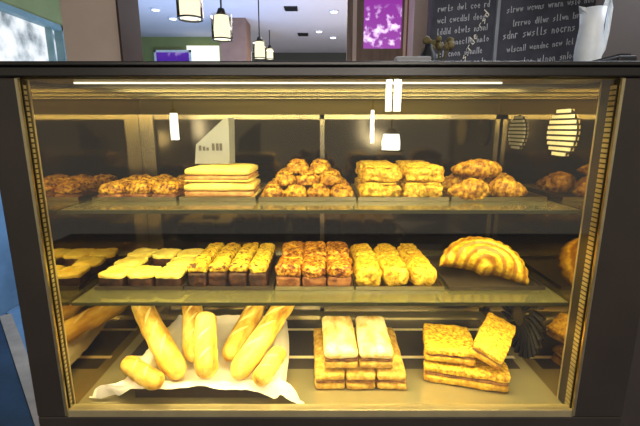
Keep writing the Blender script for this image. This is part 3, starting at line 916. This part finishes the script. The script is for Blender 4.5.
bm = bmesh.new()
nx, ny = 70, 60
grid = []
for j in range(ny + 1):
    row = []
    t = j / ny
    for i in range(nx + 1):
        s = -1 + 2 * i / nx
        # t runs front hem -> front rim -> trough -> back rim
        prof = [(0.0, -0.196, 0.016), (0.10, -0.186, 0.030), (0.20, -0.174, 0.044), (0.26, -0.160, 0.044), (0.34, -0.145, 0.014), (0.5, -0.05, 0.007), (0.75, 0.09, 0.008), (0.9, 0.145, 0.034), (1.0, 0.162, 0.052)]
        for (t0, y0, z0), (t1, y1, z1) in zip(prof, prof[1:]):
            if t0 <= t <= t1:
                k = (t - t0) / (t1 - t0); y = y0 + (y1 - y0) * k; z = z0 + (z1 - z0) * k
                break
        ff = 1 - sstep(0.08, 0.34, t)
        fan = 1.0 + (0.24 if s > 0 else 0.36) * ff - 0.10 * sstep(0.5, 1.0, t)
        x = s * 0.200 * fan
        side = sstep(0.72, 0.79, abs(s))
        z = z * (1 - side) + max(z, 0.042 + 0.008 * t) * side
        drop = sstep(0.93, 1.0, abs(s))
        z -= drop * (0.022 + 0.028 * (1 - t) * (1 if t < 0.3 else 0.3))
        # the hem lifts in the middle and hangs lower at the corners
        if t < 0.2:
            lift = (1 - t / 0.2)
            z += lift * 0.027 * (1 - abs(s) ** 2.5) - lift * 0.036 * sstep(0.55, 0.95, abs(s))
            y += lift * 0.010 * (1 - abs(s)) - lift * 0.004 * sstep(0.2, 1.0, s) + lift * 0.03 * sstep(0.4, 1.0, -s)
        cr = 1.0 - 0.75 * sstep(0.30, 0.40, t) * (1 - sstep(0.80, 0.88, t)) * (1 - side)
        z += cr * (0.005 * fbm((x, y, 0.3), 16, 3) + 0.0022 * fbm((x, y, 0.1), 50, 9))
        row.append(bm.verts.new((x, y, max(z, 0.0035))))
    grid.append(row)
for j in range(ny):
    for i in range(nx):
        bm.faces.new((grid[j][i], grid[j][i + 1], grid[j + 1][i + 1], grid[j + 1][i]))
o = obj('paper_liner', bm, M['paper'], None, True, (-0.285, 1.02, ZB + 0.001))
tag(o, 'crumpled white paper lining the bread tray and hanging over its front', 'paper')

def baguette(lab, base, tip, R, s, dz=0.0):
    a, b = Vector(base), Vector(tip)
    a.z += dz; b.z += dz
    d = b - a; L = d.length
    n = 48
    path, rad = [], []
    for i in range(n):
        u = i / (n - 1)
        e = min(u, 1 - u) / 0.5
        path.append(Vector((0.004 * math.sin(u * 3 + s), 0.0, u * L)))
        rad.append(R * max(0.10, min(1.0, (1 - (1 - min(1, e / 0.30)) ** 2.2)) ** 0.6) * (1 - 0.06 * abs(u - 0.5)))
    bm = loft(path, rad, 22, 0.92, lambda i, an: 1 + 0.05 * math.sin(i * 0.72 + an * 1.0 + s) * (0.5 + 0.5 * math.sin(an)) + 0.04 * noise.noise(Vector((i * 0.12, math.cos(an), math.sin(an) + s))), up=Vector((0, -1, 0)))
    t = thing('baguette', lab, 'bread', a, 0, GB)
    rot = d.to_track_quat('Z', 'Y')
    # roll so that the scored side faces up
    t.rotation_mode = 'QUATERNION'
    up = rot @ Vector((0, -1, 0))
    t.rotation_quaternion = rot
    obj('loaf_body', bm, M['baguette'], t, True)
    # pale scoring cuts laid along the top of the loaf, wrapped onto its surface
    inv = rot.inverted()
    upl = inv @ Vector((0, -0.35, 1)); ang0 = math.atan2(upl.y, upl.x)
    sb = bmesh.new()
    ncut = 4 if L > 0.2 else 2
    for k in range(ncut):
        u0 = 0.20 + (0.18 if ncut == 4 else 0.30) * k
        ra, rb_ = [], []
        for q in range(9):
            f = q / 8
            u = u0 + f * 0.17
            ang = ang0 + (-0.55 + 1.1 * f)
            wd = 0.0045 * math.sin(math.pi * f) + 0.0006
            r = R * 1.025
            for lst, sg in ((ra, -1), (rb_, 1)):
                an = ang + sg * wd / R
                lst.append(sb.verts.new((0.004 * math.sin(u * 3 + s) + r * math.cos(an), r * math.sin(an) * 0.97, u * L)))
        for q in range(8):
            sb.faces.new((ra[q], ra[q + 1], rb_[q + 1], rb_[q]))
    obj('scoring_cut', sb, M['scoring'], t, True)

def PZ(px, py, z):
    e = math.atan((213 - py) / FPX) - TH
    return P(px, py, (z - EYE) / math.tan(e))
baguette('long baguette leaning out farthest to the upper left of the fan', PZ(182, 377, 0.916), P(137, 299, 1.15), 0.0305, 1)
baguette('upright baguette second from the left of the fan, pointing straight back', PZ(196, 361, 0.904), P(190, 292, 1.19), 0.0300, 2)
baguette('baguette second from the right of the fan', PZ(227, 361, 0.904), P(265, 288, 1.19), 0.0300, 3)
baguette('long baguette leaning out farthest to the upper right of the fan', PZ(233, 378, 0.921), P(293, 292, 1.14), 0.0305, 4)
baguette('short baguette lying low at the right of the paper tray', PZ(256, 382, 0.922), PZ(283, 350, 0.936), 0.023, 5)
baguette('short baguette in front of the middle of the fan, its rounded end up', PZ(207, 378, 0.918), P(207, 312, 1.00), 0.0285, 6)
baguette('baguette lying low and sideways at the left of the paper tray', PZ(162, 383, 0.925), PZ(125, 362, 0.925), 0.024, 7)

# floured sandwich loaves
GP = 'floured sandwich loaves stacked on the case floor'
def loaf(lab, x, y, z, w, d, h, rz, s, top='floured'):
    sl = h * 0.40
    food('floured_loaf', lab, 'sandwich',
         [('bottom_half', slab(w, d, sl, sl * 0.42, s, 0.002, 30, 12), 'crumb', 0),
          ('filling', slab(w * 0.95, d * 0.97, h * 0.12, 0.002, s + 1, 0.0015, 80, 8), 'filling', sl * 0.98),
          ('top_half', slab(w, d, h * 0.5, h * 0.24, s + 2, 0.002, 28, 14, dome=0.005), top, sl + h * 0.11)], (x, y, z), (0, 0, rz), GP)
loaf('floured sandwich loaf at the bottom left of the stack', 0.022, 1.005, ZB + 0.0008, 0.076, 0.245, 0.044, 0.03, 11, 'crumb')
loaf('floured sandwich loaf at the bottom middle of the stack', 0.102, 1.005, ZB + 0.0008, 0.076, 0.245, 0.044, 0.0, 14, 'crumb')
loaf('floured sandwich loaf at the bottom right of the stack', 0.183, 1.005, ZB + 0.0008, 0.076, 0.245, 0.044, -0.04, 17, 'crumb')
loaf('white floured loaf on top of the stack at the left', 0.051, 0.990, ZB + 0.0530, 0.086, 0.20, 0.050, 0.02, 20)
loaf('white floured loaf on top of the stack at the right', 0.143, 0.990, ZB + 0.0530, 0.086, 0.20, 0.050, -0.03, 23)

# filled flat bread stack on the right
GFB = 'golden filled flatbreads stacked at the right of the case floor'
def flatbread(lab, x, y, z, w, d, h, rot, s):
    sl = h * 0.44
    food('filled_flatbread', lab, 'sandwich',
         [('bottom_crust', slab(w, d, sl, sl * 0.4, s, 0.003, 34, 12), 'crust', 0),
          ('filling', slab(w * 0.96, d * 0.96, h * 0.14, 0.002, s + 1, 0.0015, 80, 8), 'filling', sl * 0.98),
          ('top_crust', slab(w, d, sl, sl * 0.4, s + 2, 0.004, 34, 14), 'flaky', sl + h * 0.13)], (x, y, z), rot, GFB)
flatbread('golden filled flatbread at the bottom of the right-hand stack', 0.385, 0.965, ZB + 0.0008, 0.205, 0.155, 0.046, (0, 0, -0.27), 31)
flatbread('golden filled flatbread lying flat on the bottom one, at the left', 0.345, 0.985, ZB + 0.0535, 0.125, 0.145, 0.036, (0, 0, -0.20), 35)
flatbread('golden filled flatbread tilted on top of the right-hand stack', 0.450, 0.960, ZB + 0.0835, 0.078, 0.170, 0.034, (math.radians(8), math.radians(20), -0.55), 39)

# ------------------------------------------------------------------ things standing on top of the case
zt = ZTOP + 0.0006
# white pitcher
pc = thing('pitcher', 'bluish white plastic pitcher standing on the case top at right', 'pitcher', (P(587, 60, 1.12).x, 1.12, zt))
obj('pitcher_body', lathe([(0.024, 0.0), (0.030, 0.004), (0.032, 0.08), (0.027, 0.135), (0.030, 0.178), (0.028, 0.178), (0.025, 0.135), (0.029, 0.08), (0.026, 0.012)], 28), M['white_plastic'], pc, True)
obj('handle', loft([Vector((0.026, 0, 0.168)), Vector((0.036, 0, 0.212)), Vector((0.043, 0, 0.18)), Vector((0.042, 0, 0.12)), Vector((0.038, 0, 0.08)), Vector((0.029, 0, 0.060))], [0.006] * 6, 10, 1.0, None, Vector((0, 1, 0))), M['white_plastic'], pc, True)
bm = bmesh.new()
vs = [bm.verts.new(v) for v in ((-0.024, -0.016, 0.163), (-0.024, 0.016, 0.163), (-0.040, 0.0, 0.185), (-0.028, -0.012, 0.179), (-0.028, 0.012, 0.179))]
for q in ((0, 1, 2), (0, 2, 3), (1, 4, 2), (0, 3, 4, 1)):
    bm.faces.new([vs[i] for i in q])
obj('spout', bm, M['white_plastic'], pc)
# black tray at the right end
bx = P(597, 58, 1.0).x
bm = box(bx - 0.005, XO1 + 0.0, 0.92, 1.06, zt, zt + 0.032, bev=0.005)
box(bx + 0.005, XO1 - 0.01, 0.93, 1.05, zt + 0.032, zt + 0.037, bm)
tag(obj('storage_box', bm, M['black']), 'flat black lidded box lying on the right end of the case top', 'box')
# dried flowers in a black round vase
vx = P(428, 55, 1.22).x
vz = thing('vase', 'small round black vase standing on top of the case', 'vase', (vx, 1.22, zt))
obj('vase_body', lathe([(0.012, 0), (0.020, 0.01), (0.024, 0.06), (0.022, 0.085), (0.012, 0.100), (0.011, 0.112), (0.008, 0.112)], 20), M['black'], vz, True)
fx = P(438, 50, 1.24).x
fl = thing('dried_flowers', 'bunch of brown dried flowers beside the round black vase', 'flowers', (fx + 0.012, 1.265, zt))
bm = bmesh.new(); rnd = random.Random(4)
heads = bmesh.new()
for k in range(14):
    t = Vector((rnd.uniform(-0.045, 0.040), rnd.uniform(-0.01, 0.02), rnd.uniform(0.09, 0.135)))
    cyl((t.x * 0.15, t.y * 0.15, 0.05), t, 0.0012, seg=5, bm=bm)
    q = bmesh.ops.create_icosphere(heads, subdivisions=2, radius=0.009 + 0.004 * rnd.random(), matrix=Matrix.Translation(t))
    for v in q['verts']:
        v.co += (v.co - t).normalized() * 0.003 * noise.noise(v.co * 200)
obj('stems', bm, M['dried'], fl); obj('flower_heads', heads, M['dried'], fl, True)
obj('flower_pot', lathe([(0.014, 0), (0.019, 0.055), (0.017, 0.055)], 16), M['wood'], fl, True)
# grey card reader style box
gx = P(403, 56, 1.18).x
bm = box(gx - 0.022, gx + 0.075, 1.16, 1.20, zt, zt + 0.070, bev=0.004)
gb = obj('grey_box', bm, M['grey_plastic'])
tag(gb, 'low grey box on the case top under the purple window', 'box')

# ------------------------------------------------------------------ light
def area(name, loc, rot, sx, sy, e, col):
    l = bpy.data.lights.new(name, 'AREA'); l.shape = 'RECTANGLE'; l.size = sx; l.size_y = sy; l.energy = e; l.color = col
    o = bpy.data.objects.new(name, l); C.objects.link(o); o.location = loc; o.rotation_euler = rot
    return o
WARM = (1.0, 0.83, 0.36)
area('top_strip_light', (0, 0.875, 1.574), (math.radians(28), 0, 0), 1.08, 0.02, 4.0, WARM)
area('upper_shelf_strip_light', (0, 0.885, ZU - 0.012), (math.radians(28), 0, 0), 1.08, 0.015, 3.7, WARM)
area('middle_shelf_strip_light', (0, 0.880, ZM - 0.012), (math.radians(22), 0, 0), 1.08, 0.015, 3.6, WARM)
area('room_ceiling_light', (0.6, 4.4, 2.70), (0, 0, 0), 2.0, 1.4, 40, (1.0, 0.93, 0.86))
area('ceiling_fill', (0.8, 4.2, 1.2), (math.radians(180), 0, 0), 2.4, 2.0, 40, (1.0, 0.90, 0.88))  # added fill that lightens the ceiling, not a fixture of the shop
area('blue_floor_fill', (-1.7, 3.3, 1.3), (0, 0, 0), 1.0, 1.0, 15, (0.45, 0.68, 1.0))  # added blue fill over the floor left of the case
area('blue_ceiling_fill', (-1.2, 4.2, 1.3), (math.radians(180), 0, 0), 1.2, 1.2, 34, (0.35, 0.55, 1.0))  # added blue fill tinting the left part of the ceiling
area('chalkboard_light', (0.9, 1.9, 2.7), (math.radians(-25), 0, 0), 1.2, 0.3, 16, (0.9, 0.93, 1.0))
area('right_floor_fill', (1.5, 1.3, 2.4), (0, 0, 0), 0.8, 0.8, 16, (0.8, 0.88, 1.0))  # added fill to brighten the dark floor right of the case
area('shop_front_light', (0.0, -1.8, 2.6), (math.radians(50), 0, 0), 2.4, 1.2, 55, (1.0, 0.93, 0.86))

w = bpy.data.worlds.new('shop_air'); SC.world = w; w.use_nodes = True
w.node_tree.nodes['Background'].inputs['Color'].default_value = (0.62, 0.56, 0.46, 1)
w.node_tree.nodes['Background'].inputs['Strength'].default_value = 0.8
